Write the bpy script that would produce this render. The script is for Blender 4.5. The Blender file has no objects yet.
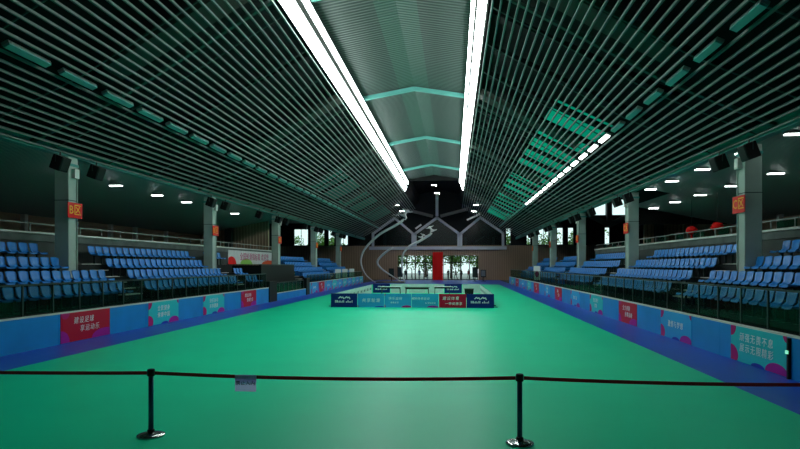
import bpy, math, random
from mathutils import Vector, Matrix
random.seed(7)
PI = math.pi
scene = bpy.context.scene
col = scene.collection

# ------------------------------------------------------------------ materials
def mat(name, color, rough=0.6, metal=0.0, noise=0.0, nscale=8.0, emit=None, estr=0.0, spec=0.2, bump=0.0):
    m = bpy.data.materials.new(name); m.use_nodes = True
    nt = m.node_tree; b = nt.nodes['Principled BSDF']
    b.inputs['Base Color'].default_value = (*color, 1)
    b.inputs['Roughness'].default_value = rough
    b.inputs['Metallic'].default_value = metal
    b.inputs['Specular IOR Level'].default_value = spec
    if noise > 0 or bump > 0:
        tc = nt.nodes.new('ShaderNodeTexCoord')
        n = nt.nodes.new('ShaderNodeTexNoise'); n.inputs['Scale'].default_value = nscale
        n.inputs['Detail'].default_value = 3
        nt.links.new(tc.outputs['Object'], n.inputs['Vector'])
        if noise > 0:
            r = nt.nodes.new('ShaderNodeValToRGB')
            r.color_ramp.elements[0].position = 0.3; r.color_ramp.elements[1].position = 0.7
            r.color_ramp.elements[0].color = (*[c * (1 - noise) for c in color], 1)
            r.color_ramp.elements[1].color = (*[min(1, c * (1 + noise)) for c in color], 1)
            nt.links.new(n.outputs['Fac'], r.inputs['Fac'])
            nt.links.new(r.outputs['Color'], b.inputs['Base Color'])
        if bump > 0:
            bp = nt.nodes.new('ShaderNodeBump'); bp.inputs['Strength'].default_value = bump
            bp.inputs['Distance'].default_value = 0.02
            nt.links.new(n.outputs['Fac'], bp.inputs['Height']); nt.links.new(bp.outputs['Normal'], b.inputs['Normal'])
    if emit:
        b.inputs['Emission Color'].default_value = (*emit, 1); b.inputs['Emission Strength'].default_value = estr
    return m

def ribbed(name, color, dark, axis, freq, rough=0.5, metal=0.0):
    """corrugated sheet: a wave along one axis drives colour of the grooves and a bump"""
    m = mat(name, color, rough, metal); nt = m.node_tree; b = nt.nodes['Principled BSDF']
    tc = nt.nodes.new('ShaderNodeTexCoord'); w = nt.nodes.new('ShaderNodeTexWave')
    w.bands_direction = axis; w.inputs['Scale'].default_value = freq
    nt.links.new(tc.outputs['Object'], w.inputs['Vector'])
    r = nt.nodes.new('ShaderNodeValToRGB')
    r.color_ramp.elements[0].position = 0.05; r.color_ramp.elements[1].position = 0.35
    r.color_ramp.elements[0].color = (*dark, 1); r.color_ramp.elements[1].color = (*color, 1)
    nt.links.new(w.outputs['Fac'], r.inputs['Fac']); nt.links.new(r.outputs['Color'], b.inputs['Base Color'])
    bp = nt.nodes.new('ShaderNodeBump'); bp.inputs['Distance'].default_value = 0.03
    nt.links.new(w.outputs['Fac'], bp.inputs['Height']); nt.links.new(bp.outputs['Normal'], b.inputs['Normal'])
    return m

def translucent(name, color, trans=0.8):
    m = bpy.data.materials.new(name); m.use_nodes = True; nt = m.node_tree
    out = nt.nodes['Material Output']; b = nt.nodes['Principled BSDF']
    b.inputs['Base Color'].default_value = (*color, 1); b.inputs['Roughness'].default_value = 0.5
    t = nt.nodes.new('ShaderNodeBsdfTranslucent'); t.inputs['Color'].default_value = (*color, 1)
    mx = nt.nodes.new('ShaderNodeMixShader'); mx.inputs[0].default_value = trans
    nt.links.new(b.outputs[0], mx.inputs[1]); nt.links.new(t.outputs[0], mx.inputs[2]); nt.links.new(mx.outputs[0], out.inputs['Surface'])
    return m

def glass(name, tint, opacity=0.25, rough=0.05, body=(0.01, 0.02, 0.02)):
    m = bpy.data.materials.new(name); m.use_nodes = True; nt = m.node_tree
    out = nt.nodes['Material Output']; b = nt.nodes['Principled BSDF']
    b.inputs['Base Color'].default_value = (*body, 1); b.inputs['Roughness'].default_value = rough
    t = nt.nodes.new('ShaderNodeBsdfTransparent'); t.inputs['Color'].default_value = (*tint, 1)
    mx = nt.nodes.new('ShaderNodeMixShader'); mx.inputs[0].default_value = opacity
    nt.links.new(t.outputs[0], mx.inputs[1]); nt.links.new(b.outputs[0], mx.inputs[2]); nt.links.new(mx.outputs[0], out.inputs['Surface'])
    return m

M = {}
M['green'] = mat('green_floor', (0.002, 0.80, 0.42), 0.42, noise=0.03, nscale=0.6, spec=0.2)
M['blue'] = mat('blue_floor', (0.010, 0.090, 0.60), 0.36, noise=0.06, nscale=0.6, spec=0.4)
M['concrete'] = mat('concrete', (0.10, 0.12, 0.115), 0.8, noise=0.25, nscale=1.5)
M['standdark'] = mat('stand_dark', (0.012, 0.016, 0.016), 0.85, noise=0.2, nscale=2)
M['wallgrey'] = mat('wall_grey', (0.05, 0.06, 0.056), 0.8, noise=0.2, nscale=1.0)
M['steplight'] = mat('step_nosing', (0.42, 0.42, 0.38), 0.7, noise=0.2, nscale=6)
M['brown'] = ribbed('wood_panel', (0.40, 0.29, 0.20), (0.27, 0.19, 0.13), 'X', 1.1, 0.6)
M['darkwall'] = mat('dark_wall', (0.012, 0.014, 0.016), 0.8)
M['roof'] = mat('dark_roof', (0.004, 0.005, 0.005), 0.9, noise=0.3, nscale=0.8)
M['sideroof'] = ribbed('side_roof_sheet', (0.28, 0.35, 0.34), (0.11, 0.15, 0.15), 'Y', 2.2, 0.5, 0.0)
M['midroof'] = ribbed('centre_roof_sheet', (0.045, 0.060, 0.054), (0.024, 0.033, 0.030), 'Y', 1.3, 0.5)
M['midridge'] = ribbed('centre_ridge_sheet', (0.048, 0.088, 0.072), (0.034, 0.064, 0.053), 'Y', 1.3, 0.5)
M['slat'] = mat('slat_paint', (0.14, 0.18, 0.167), 0.5, noise=0.06, nscale=2)
M['beam'] = mat('teal_beam', (0.06, 0.30, 0.27), 0.5)
M['crossbeam'] = mat('pale_teal_beam', (0.09, 0.30, 0.265), 0.45)
M['duct'] = mat('roof_duct', (0.055, 0.055, 0.048), 0.7)
M['rafter'] = mat('rafter_paint', (0.06, 0.09, 0.08), 0.6)
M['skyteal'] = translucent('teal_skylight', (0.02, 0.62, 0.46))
M['strip'] = mat('strip_emitter', (0.9, 0.95, 0.9), 0.5, emit=(0.88, 1.0, 0.98), estr=19.5)
M['lamp'] = mat('lamp_emitter', (0.9, 0.95, 0.9), 0.5, emit=(0.93, 1.0, 0.98), estr=14)
M['lampslat'] = mat('slat_lamp_emitter', (0.9, 0.95, 0.9), 0.5, emit=(0.93, 1.0, 0.98), estr=5)
M['lampfar'] = mat('lamp_emitter_far', (0.9, 0.95, 0.9), 0.5, emit=(1.0, 0.97, 0.94), estr=420)
M['lampoff'] = mat('lamp_diffuser_off', (0.13, 0.40, 0.37), 0.4)
M['housing'] = mat('lamp_housing', (0.25, 0.28, 0.26), 0.5)
M['housedark'] = mat('strip_housing', (0.03, 0.035, 0.03), 0.7)
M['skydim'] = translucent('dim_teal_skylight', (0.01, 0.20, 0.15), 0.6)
M['pillar'] = mat('pillar_paint', (0.36, 0.44, 0.40), 0.6, noise=0.08, nscale=1.5)
M['red'] = mat('red_cloth', (0.80, 0.008, 0.006), 0.6)
M['signred'] = mat('sign_red', (0.70, 0.010, 0.008), 0.5)
M['yellow'] = mat('yellow_paint', (0.85, 0.50, 0.03), 0.5)
M['black'] = mat('black_plastic', (0.008, 0.009, 0.009), 0.5)
M['darkmetal'] = mat('dark_metal', (0.035, 0.055, 0.05), 0.4, 0.3)
M['seat'] = mat('seat_blue', (0.012, 0.205, 0.60), 0.4, spec=0.3)
M['board'] = mat('board_blue', (0.008, 0.23, 0.60), 0.45, noise=0.10, nscale=0.8)
M['boardcyan'] = mat('board_cyan', (0.03, 0.36, 0.62), 0.45, noise=0.15, nscale=1.0)
M['cap'] = mat('rail_cap', (0.62, 0.64, 0.60), 0.5)
M['banred'] = mat('banner_red', (0.50, 0.003, 0.032), 0.5)
M['bancyan'] = mat('banner_cyan', (0.02, 0.52, 0.55), 0.5)
M['banblue'] = mat('banner_blue', (0.03, 0.34, 0.68), 0.5)
M['navy'] = mat('banner_navy', (0.004, 0.018, 0.16), 0.5)
M['pink'] = mat('print_pink', (0.50, 0.008, 0.16), 0.5)
M['magenta'] = mat('print_magenta', (0.38, 0.01, 0.30), 0.5)
M['printnavy'] = mat('print_navy', (0.02, 0.04, 0.42), 0.5)
M['white'] = mat('white_print', (0.80, 0.82, 0.82), 0.5)
M['whiteboard'] = mat('white_panel', (0.62, 0.66, 0.66), 0.5, noise=0.08, nscale=3)
M['greyprint'] = mat('grey_print', (0.22, 0.26, 0.28), 0.5)
M['frame'] = mat('gable_frame', (0.62, 0.65, 0.72), 0.5)
M['beamgrey'] = mat('beam_grey', (0.13, 0.13, 0.13), 0.6)
M['dglass'] = glass('dark_glass', (0.45, 0.6, 0.62), 0.55, 0.3, (0.004, 0.010, 0.014))
M['cglass'] = glass('clear_glass', (0.86, 0.95, 0.92), 0.06)
M['gglass'] = glass('green_glass', (0.30, 0.55, 0.42), 0.25, 0.12, (0.01, 0.07, 0.04))
M['chrome'] = mat('chrome', (0.55, 0.57, 0.57), 0.18, 1.0)
M['post'] = mat('post_blue_black', (0.010, 0.075, 0.16), 0.3, 0.2)
M['belt'] = translucent('belt_maroon', (0.42, 0.010, 0.014), 0.45)
M['paper'] = translucent('paper', (0.82, 0.74, 0.95), 0.75)
M['ink'] = mat('ink', (0.02, 0.02, 0.06), 0.6)
M['sculpt'] = mat('white_paint', (0.72, 0.74, 0.74), 0.35)
M['ground'] = mat('paving', (0.35, 0.36, 0.34), 0.8, noise=0.2, nscale=0.7)
M['leaf'] = mat('leaf', (0.12, 0.26, 0.05), 0.6, noise=0.4, nscale=1.5)
M['bark'] = mat('bark', (0.08, 0.06, 0.04), 0.8)
M['skin'] = mat('skin', (0.45, 0.27, 0.19), 0.5)
M['hair'] = mat('hair', (0.01, 0.01, 0.01), 0.5)
M['limegreen'] = mat('print_lime', (0.25, 0.55, 0.10), 0.5)
M['orange'] = mat('print_orange', (0.62, 0.08, 0.02), 0.5)
M['ledgreen'] = mat('green_led', (0.2, 0.8, 0.5), 0.5, emit=(0.3, 1.0, 0.6), estr=0.9)
M['tablegreen'] = mat('table_top_green', (0.05, 0.10, 0.08), 0.5)

# ------------------------------------------------------------------ mesh builder
class MB:
    def __init__(s): s.v = []; s.f = []; s.mi = []; s.cur = 0
    def quad(s, *ps):
        n = len(s.v); s.v += [tuple(p) for p in ps]; s.f.append(tuple(range(n, n + len(ps)))); s.mi.append(s.cur)
    def hexa(s, c):            # 8 corners: bottom 4 ccw, top 4 ccw
        n = len(s.v); s.v += [tuple(p) for p in c]
        for f in ((3, 2, 1, 0), (4, 5, 6, 7), (0, 1, 5, 4), (1, 2, 6, 5), (2, 3, 7, 6), (3, 0, 4, 7)):
            s.f.append(tuple(n + i for i in f)); s.mi.append(s.cur)
    def box(s, x0, x1, y0, y1, z0, z1):
        s.hexa([(x0, y0, z0), (x1, y0, z0), (x1, y1, z0), (x0, y1, z0), (x0, y0, z1), (x1, y0, z1), (x1, y1, z1), (x0, y1, z1)])
        return s
    def bar(s, a, b, w, h, up=(0, 0, 1)):   # rectangular bar from a to b
        a = Vector(a); b = Vector(b); d = (b - a).normalized(); u = Vector(up)
        if abs(d.dot(u)) > 0.98: u = Vector((0, 1, 0))
        r = d.cross(u).normalized(); u = r.cross(d).normalized()
        c = []
        for t in (a, b):
            c += [t - r * w / 2 - u * h / 2, t + r * w / 2 - u * h / 2, t + r * w / 2 + u * h / 2, t - r * w / 2 + u * h / 2]
        s.hexa(c); return s
    def tube(s, pts, rad, n=10, caps=True):
        pts = [Vector(p) for p in pts]; rings = []
        if not isinstance(rad, (list, tuple)): rad = [rad] * len(pts)
        prev = None
        for i, p in enumerate(pts):
            d = (pts[min(i + 1, len(pts) - 1)] - pts[max(i - 1, 0)]).normalized()
            if prev is None: u = Vector((0, 0, 1)) if abs(d.z) < 0.9 else Vector((1, 0, 0))
            else: u = prev
            r = d.cross(u).normalized(); u = r.cross(d).normalized(); prev = u
            n0 = len(s.v); rings.append(n0)
            for k in range(n):
                a = 2 * PI * k / n; s.v.append(tuple(p + (r * math.cos(a) + u * math.sin(a)) * rad[i]))
        for i in range(len(rings) - 1):
            for k in range(n):
                s.f.append((rings[i] + k, rings[i] + (k + 1) % n, rings[i + 1] + (k + 1) % n, rings[i + 1] + k)); s.mi.append(s.cur)
        if caps:
            s.f.append(tuple(rings[0] + k for k in reversed(range(n)))); s.mi.append(s.cur)
            s.f.append(tuple(rings[-1] + k for k in range(n))); s.mi.append(s.cur)
        return s
    def lathe(s, prof, n=24, c=(0, 0)):
        rings = []
        for r, z in prof:
            rings.append(len(s.v))
            for k in range(n):
                a = 2 * PI * k / n; s.v.append((c[0] + r * math.cos(a), c[1] + r * math.sin(a), z))
        for i in range(len(rings) - 1):
            for k in range(n):
                s.f.append((rings[i] + k, rings[i] + (k + 1) % n, rings[i + 1] + (k + 1) % n, rings[i + 1] + k)); s.mi.append(s.cur)
        s.f.append(tuple(rings[0] + k for k in reversed(range(n)))); s.mi.append(s.cur)
        s.f.append(tuple(rings[-1] + k for k in range(n))); s.mi.append(s.cur)
        return s
    def mesh(s, name, mats):
        m = bpy.data.meshes.new(name); m.from_pydata(s.v, [], s.f); m.update()
        for q in (mats if isinstance(mats, (list, tuple)) else [mats]): m.materials.append(q)
        if len(m.materials) > 1: m.polygons.foreach_set('material_index', s.mi)
        return m
    def build(s, name, mats, parent=None, smooth=False, bevel=0):
        o = bpy.data.objects.new(name, s.mesh(name, mats)); col.objects.link(o)
        if parent: o.parent = parent
        if smooth:
            for p in o.data.polygons: p.use_smooth = True
        if bevel:
            b = o.modifiers.new('bevel', 'BEVEL'); b.width = bevel; b.segments = 2; b.limit_method = 'ANGLE'
        return o

def tag(o, label, cat, group=None, kind=None):
    o['label'] = label; o['category'] = cat
    if group: o['group'] = group
    if kind: o['kind'] = kind
    return o
def struct(o, label=None):
    o['kind'] = 'structure'
    if label: o['label'] = label
    return o
def empty(name, loc=(0, 0, 0), rz=0):
    o = bpy.data.objects.new(name, None); o.location = loc; o.rotation_euler = (0, 0, rz); o.empty_display_size = 0.2
    col.objects.link(o); return o
def copy_tree(o, parent=None):
    kids = list(o.children); c = o.copy(); col.objects.link(c)
    if parent: c.parent = parent
    for k in kids: copy_tree(k, c)
    return c

ORD = ['zeroth', 'first', 'second', 'third', 'fourth', 'fifth', 'sixth', 'seventh', 'eighth', 'ninth', 'tenth', 'eleventh', 'twelfth',
       'thirteenth', 'fourteenth', 'fifteenth', 'sixteenth', 'seventeenth', 'eighteenth', 'nineteenth', 'twentieth']
def nth(k):
    if k <= 20: return ORD[k]
    t, u = divmod(k, 10)
    if u == 0: return {3: 'thirtieth', 4: 'fortieth'}[t]
    return {2: 'twenty', 3: 'thirty', 4: 'forty'}[t] + '-' + ORD[u]

# text converted to a mesh, laid in the local XZ plane (facing -Y), centred at the origin
_tcache = {}
def text_mesh(s, size, mname, spacing=1.1, shear=0.0, bold=0.0):
    key = (s, size, mname, shear, bold, spacing)
    if key in _tcache: return _tcache[key]
    c = bpy.data.curves.new('t', 'FONT'); c.body = s; c.size = size; c.align_x = 'CENTER'; c.align_y = 'CENTER'
    c.space_character = spacing; c.shear = shear; c.extrude = 0.003; c.offset = bold; c.resolution_u = 2
    o = bpy.data.objects.new('t', c); col.objects.link(o)
    bpy.context.view_layer.update()
    m = bpy.data.meshes.new_from_object(o.evaluated_get(bpy.context.evaluated_depsgraph_get()))
    bpy.data.objects.remove(o)
    m.transform(Matrix.Rotation(PI / 2, 4, 'X'))
    m.materials.clear(); m.materials.append(M[mname])
    _tcache[key] = m
    return m
def text(name, s, size, mname, parent, loc, **k):
    o = bpy.data.objects.new(name, text_mesh(s, size, mname, **k)); col.objects.link(o)
    o.parent = parent; o.location = loc; return o

XC = -2.3
# ------------------------------------------------------------------ floor
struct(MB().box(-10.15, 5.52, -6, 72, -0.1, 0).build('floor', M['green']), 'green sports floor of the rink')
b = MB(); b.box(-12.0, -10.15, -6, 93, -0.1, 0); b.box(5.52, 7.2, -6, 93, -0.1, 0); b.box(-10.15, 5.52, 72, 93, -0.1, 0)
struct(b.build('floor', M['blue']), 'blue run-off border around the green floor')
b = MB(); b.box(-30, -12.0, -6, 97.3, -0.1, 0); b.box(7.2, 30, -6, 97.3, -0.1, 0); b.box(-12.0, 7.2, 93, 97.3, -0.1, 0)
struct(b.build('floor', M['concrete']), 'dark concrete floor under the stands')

# ------------------------------------------------------------------ ceilings
SL = [(3.55, 10.95), (8.78, 7.94), (12.0, 6.50)]          # slat profile, half width -> height
def slat_z(w):
    for (w0, z0), (w1, z1) in zip(SL, SL[1:]):
        if w <= w1: return z0 + (z1 - z0) * (w - w0) / (w1 - w0)
    return SL[-1][1]
def roof_z(w): return 12.35 - 0.50 * (w - 3.3)
YE = 88.0
b = MB()
def roofslab(b, side, w0, w1, y0, y1, fz, t=0.15):
    xa, xb = XC + side * w0, XC + side * w1; za, zb = fz(w0), fz(w1)
    c = [(xa, y0, za), (xb, y0, zb), (xb, y1, zb), (xa, y1, za), (xa, y0, za + t), (xb, y0, zb + t), (xb, y1, zb + t), (xa, y1, za + t)]
    b.hexa(c)
for side in (-1, 1):
    ys = 28.5 if side > 0 else 47.0
    roofslab(b, side, 3.3, 7.2, -6, 93, roof_z)
    roofslab(b, side, 9.9, 12.45, -6, 93, roof_z)
    roofslab(b, side, 7.2, 9.9, -6, ys, roof_z)
    roofslab(b, side, 7.2, 9.9, 88, 93, roof_z)
    # upstand wall closing the roof monitor above the strip
    b.box(*sorted((XC + side * 3.3, XC + side * 3.45)), -6, 93, 12.4, 14.6)
    # high dark roof over the far end
    roofslab(b, side, 0, 3.45, 67.5, 93, lambda w: 14.5 - 0.25 * w)
    # closure above the fascia up to the roof
    b.box(*sorted((XC + side * 12.3, XC + side * 12.45)), -6, 93, 6.8, 13.2)
b.box(XC - 3.3, XC + 3.3, 67.3, 67.45, 12.2, 14.6)
struct(b.build('ceiling', M['roof']), 'dark roof above the hanging slats')
n = 0
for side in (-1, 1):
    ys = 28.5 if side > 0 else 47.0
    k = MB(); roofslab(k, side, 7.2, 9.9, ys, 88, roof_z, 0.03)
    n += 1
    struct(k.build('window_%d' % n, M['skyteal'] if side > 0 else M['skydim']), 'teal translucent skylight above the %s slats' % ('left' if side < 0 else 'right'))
b = MB()
mid = lambda w: 12.85 - 0.17 * w
for side in (-1, 1): roofslab(b, side, 0.85, 3.3, -6, 67.3, mid, 0.1)
struct(b.build('ceiling', M['midroof']), 'grey-green corrugated roof between the long lights')
b = MB()
for side in (-1, 1): roofslab(b, side, 0, 0.85, -6, 67.3, mid, 0.1)
struct(b.build('ceiling', M['midridge']), 'paler green roof sheets along the ridge')
# side ceilings
b = MB()
SZ = lambda w: 6.95 - 0.2 * (w - 12.3)
roofslab(b, -1, 12.45, 21.2, -6, 52, SZ); roofslab(b, 1, 12.45, 14.6, -6, 34.3, SZ); roofslab(b, 1, 14.6, 21.2, -6, 41.5, SZ)
b.box(-30, XC - 12.45, 52, 93, 9.2, 9.35)
b.box(XC + 12.45, 30, 34.3, 93, 13.1, 13.25)
struct(b.build('ceiling', M['sideroof']), 'dark corrugated ceiling over the stands')

b = MB(); b.box(XC + 12.46, XC + 14.6, 34.3, 34.4, 6.9, 13.1); b.box(XC + 14.5, XC + 14.6, 34.4, 41.5, 6.5, 13.1); b.box(XC + 14.6, XC + 21.2, 41.5, 41.6, 5.2, 13.1)
struct(b.build('ceiling', M['roof']), 'dark upstand where the right ceiling steps up')
# cross beams of the centre roof
PY = [20.9 + 12.95 * k for k in range(-1, 6)]
for i, y in enumerate(PY[:5]):
    b = MB()
    for side in (-1, 1): b.bar((XC, y, 12.70), (XC + side * 3.25, y, 12.15), 0.22, 0.22)
    o = b.build('roof_beam', M['crossbeam'])
    tag(o, ['pale teal roof beam across the centre nearest overhead', 'pale teal roof beam across the centre, first beyond the top edge',
            'pale teal cross beam, largest seen between the long lights', 'pale teal cross beam, middle one between the long lights',
            'pale teal cross beam nearest the far end of the lights'][i], 'beam', 'cross beams of the centre roof')
# rafters seen through the slats
for i, y in enumerate(PY):
    for side in (-1, 1):
        b = MB()
        for (w0, z0), (w1, z1) in zip(SL, SL[1:]):
            b.bar((XC + side * w0, y - 2.4, z0 + 0.12), (XC + side * w1, y - 2.4, z1 + 0.12), 0.16, 0.1)
        if i < 6 and i > 0:
            tag(MB().bar((XC + side * 3.7, y - 3.3, 11.35), (XC + side * 8.6, y - 3.3, 8.6), 1.1, 0.25).build('roof_duct', M['duct']), 'grey duct plate above the %s slats before the %s pillar pair' % ('left' if side < 0 else 'right', nth(i)), 'duct', 'duct plates above the slats')
        o = b.build('roof_rafter', M['rafter'])
        tag(o, 'grey-green rafter above the %s slats over the %s pillar pair' % ('left' if side < 0 else 'right', ['behind-camera', 'nearest', 'second', 'third', 'fourth', 'fifth', 'sixth'][i]), 'rafter', 'rafters above the slats')

# thin rails that carry the slats
for side in (-1, 1):
    for k in range(24):
        y = 6.6 + 3.24 * k
        b = MB()
        for (w0, z0), (w1, z1) in zip(SL, SL[1:]): b.bar((XC + side * w0, y, z0 + 0.06), (XC + side * w1, y, z1 + 0.06), 0.035, 0.035)
        tag(b.build('slat_rail', M['rafter']), 'thin cross rail carrying the %s slats, %s from the camera end' % ('left' if side < 0 else 'right', nth(k + 1)), 'rail', 'thin rails carrying the slats')
# dark bands crossing the roof above the slats
for side in (-1, 1):
    for k in range(18):
        y = 8.7 + 3.24 * k + 3.24 * 3
        if y > 86: break
        if side < 0 and k % 2: continue
        o = MB().bar((XC + side * 3.6, y, 11.75), (XC + side * 10.6, y, 8.25), 0.5, 0.18).build('roof_purlin', M['roof'])
        tag(o, 'dark roof purlin above the %s slats, %s from the camera end' % ('left' if side < 0 else 'right', nth(k + 1 if side > 0 else k // 2 + 1)), 'purlin', 'dark purlins above the slats')
# slats
for side in (-1, 1):
    w = 3.56; idx = 0
    while w < 11.95:
        if abs(w - 8.82) < 0.13: w += 0.25; continue
        idx += 1; z = slat_z(w)
        x = XC + side * w
        b = MB().box(x - 0.028, x + 0.028, 2.0, YE, z - 0.035, z + 0.035)
        o = b.build('ceiling_slat', M['slat'])
        tag(o, 'grey-green ceiling slat on the %s slope, %s below the long white light' % ('left' if side < 0 else 'right', nth(idx)), 'slat', 'ceiling slats')
        w += 0.25 if w < 8.8 else 0.285
    # edge beam (fascia)
    x0 = XC + side * 12.0; x1 = XC + side * 12.3
    o = MB().box(min(x0, x1), max(x0, x1), -5.9, 92.9, 6.45, 6.79).build('edge_beam', M['beam'])
    tag(o, 'long teal steel edge beam resting on the %s pillars' % ('left' if side < 0 else 'right'), 'beam', 'edge beams')

# long strip lights on the steep monitor faces
for side in (-1, 1):
    root = empty('strip_light', (XC + side * 3.2, 32, 11.5))
    tag(root, 'long glowing double strip light along the %s side of the centre roof' % ('left' if side < 0 else 'right'), 'light', 'long strip lights')
    def face(s0, s1, off, t):
        # points on the tilted face
        def P(s, o): return (side * (3.36 + (2.95 - 3.36) * s) - side * o * 0.9, 11.06 + (12.0 - 11.06) * s - o * 0.4)
        a, c, d, e = P(s0, off), P(s1, off), P(s1, off - t), P(s0, off - t)
        lx, lz = -side * 3.2, -11.5
        q = []
        for yy in (-20.0, 35.2):
            q += [(a[0] + lx, yy, a[1] + lz), (c[0] + lx, yy, c[1] + lz), (d[0] + lx, yy, d[1] + lz), (e[0] + lx, yy, e[1] + lz)]
        return q
    bb = MB(); bb.hexa(face(0.02, 1.08, 0.0, 0.12)); bb.build('housing', M['housedark'], root)
    for s0, s1 in ((0.0, 0.46), (0.74, 1.0)):
        bb = MB(); bb.hexa(face(s0 - (0.05 if s0 == 0 else 0), s1, *((0.05, 0.05) if s0 == 0 else (0.02, 0.02)))); bb.build('diffuser', M['strip'], root)

# rows of short ceiling lamps
for side in (-1, 1):
    w = 8.80; x = XC + side * w; z = 7.90
    y = 6.66 if side > 0 else 7.27; k = 0; L = 1.54 if side < 0 else 1.36; pit = 2.06
    while y < 84:
        k += 1; lit = side > 0 and 25 < y < 54
        root = empty('ceiling_lamp', (x, y, z))
        where = 'beside the near end' if k < 4 else 'along'
        tag(root, '%s lamp in the row along the %s slats, %s from the camera end' % ('white lit' if lit else 'unlit teal', 'left' if side < 0 else 'right', nth(k)), 'ceiling lamp', 'short lamps in the slat slopes')
        a = 0.42 * side
        def rr(px, pz): return (px * math.cos(a) + pz * math.sin(a), -px * math.sin(a) + pz * math.cos(a))
        def hx(xa, xb, ya, yb, za, zb):
            q = []
            for yy in (ya, yb):
                for (px, pz) in ((xa, za), (xb, za), (xb, zb), (xa, zb)):
                    X_, Z_ = rr(px, pz); q.append((X_, yy, Z_))
            return q
        bb = MB(); bb.hexa(hx(-0.10, 0.10, 0, L, 0.0, 0.08)); bb.build('lamp_housing', M['housing'], root)
        bb = MB(); bb.hexa(hx(-0.09, 0.09, 0.02, L - 0.02, -0.05, -0.001)); bb.build('diffuser', M['lampslat'] if lit else M['lampoff'], root)
        y += pit

# lamps under the side ceilings
def side_lamp(x, y, z, label, mname='lamp'):
    root = empty('ceiling_lamp', (x, y, z)); tag(root, label, 'ceiling lamp', 'rectangular lamps under the dark ceilings')
    MB().box(-0.31, 0.31, -0.11, 0.11, 0.02, 0.10).build('lamp_housing', M['housing'], root)
    MB().box(-0.29, 0.29, -0.10, 0.10, -0.01, 0.02).build('diffuser', M[mname], root)
    b = MB()
    for sx in (-0.25, 0.25): b.box(sx - 0.01, sx + 0.01, -0.01, 0.01, 0.10, 0.24 + 0.0 * sx)
    b.build('hanger', M['darkmetal'], root)
for k, y in enumerate((7.9, 11.8, 15.6, 23.4, 27.2, 31.2, 34.8, 42.8)):  # nearest ones are unseen, added to brighten the left ceiling
    side_lamp(-16.6, y, 6.30, 'white lamp above the left stand, %s from the camera' % nth(k + 1))
for k, y in enumerate((9.0, 12.7, 16.3, 19.9, 23.2, 26.9, 30.5, 33.7)):  # lamps out of frame are added to lift the right ceiling
    side_lamp(11.0, y, 6.63, 'white lamp above the right stand in the row near the pillars, %s from the camera' % nth(k + 1))
for k, y in enumerate((10.5, 14.2, 17.9, 21.6, 25.4, 29.2, 32.8, 36.4, 40.2)):  # outer row also extended with added, unseen lamps for more light
    side_lamp(13.3, y, 6.18, 'white lamp above the right stand in the outer row, %s from the camera' % nth(k + 1))
for (x, y, z, t) in ((-2.5, 74, 12.55, 'white lamp at the ridge past the long lights, upper one'), (-2.3, 80, 12.3, 'white lamp at the ridge just above the gable post'),
                     (-8.1, 83, 11.0, 'upper white lamp left of the gable, over the left peak'), (-7.5, 84, 10.2, 'lower white lamp left of the gable, over the left peak'),
                     (3.2, 83, 10.9, 'upper white lamp right of the gable, over the right peak'), (2.9, 84, 10.1, 'lower white lamp right of the gable, over the right peak')):
    side_lamp(x, y, z, t, 'lampfar')

# ------------------------------------------------------------------ walls
def wall_cells(b, x0, x1, z0, z1, y0, y1, holes):
    xs = sorted({x0, x1, *[h[0] for h in holes], *[h[1] for h in holes]}); zs = sorted({z0, z1, *[h[2] for h in holes], *[h[3] for h in holes]})
    for a, c in zip(xs, xs[1:]):
        for d, e in zip(zs, zs[1:]):
            mx, mz = (a + c) / 2, (d + e) / 2
            if any(h[0] < mx < h[1] and h[2] < mz < h[3] for h in holes): continue
            b.box(a, c, y0, y1, d, e)
b = MB(); wall_cells(b, -30, 30, 0, 5.5, 93.0, 93.3, [(-9.0, 3.9, 0, 3.95)])
struct(b.build('wall_far', M['brown']), 'brown panelled far wall')
wins = [(-26.1, -23.7), (-22.5, -21.0), (-20.4, -19.3), (-18.6, -17.1), (8.2, 9.0), (11.4, 12.1), (13.2, 14.9), (16.1, 17.1), (17.8, 18.7), (23.4, 24.2)]
high = [(20.6, 23.6, 10.2, 12.6), (24.4, 28.2, 10.2, 12.6)]
HX = [(-13.0, -6.55, -9.45), (-6.15, 0.75, -2.68), (1.15, 7.75, 4.2)]
b = MB(); wall_cells(b, -30, 30, 5.5, 14.8, 93.0, 93.3, [(a, c, 5.55, 8.3) for a, c in wins] + high + [(-13.0, 7.75, 5.5, 10.0)])
for (x0, x1, xm) in HX:
    for xa in (x0, x1):
        b.hexa([(xa, 93, 7.45), (xm, 93, 9.95), (xm, 93.3, 9.95), (xa, 93.3, 7.45), (xa, 93, 10.0), (xm, 93, 10.0), (xm, 93.3, 10.0), (xa, 93.3, 10.0)])
for xa, xb in ((-6.55, -6.15), (0.75, 1.15)): b.box(xa, xb, 93, 93.3, 5.5, 10.0)
struct(b.build('wall_far', M['darkwall']), 'dark upper far wall')
# room behind the gable glazing
b = MB(); b.box(-13.4, 8.1, 97, 97.2, 5.2, 10.6); b.box(-13.4, 8.1, 93.3, 97, 5.2, 5.4); b.box(-13.4, 8.1, 93.3, 97, 10.4, 10.6)
b.box(-13.4, -13.2, 93.3, 97, 5.4, 10.4); b.box(7.9, 8.1, 93.3, 97, 5.4, 10.4)
struct(b.build('wall_gable_room', M['darkwall']), 'dark room behind the gable windows')
for k, (x, w) in enumerate(((-11.3, 0.25), (1.9, 0.2), (6.4, 0.22))):
    o = MB().box(x - w, x + w, 94.6, 94.9, 5.4, 8.0 if k == 0 else 6.9).build('interior_column', M['sculpt'], bevel=0.02)
    tag(o, ['white column behind the left gable window', 'short white column behind the right gable window near its left edge', 'short white column behind the right gable window near its right edge'][k], 'column')
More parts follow.
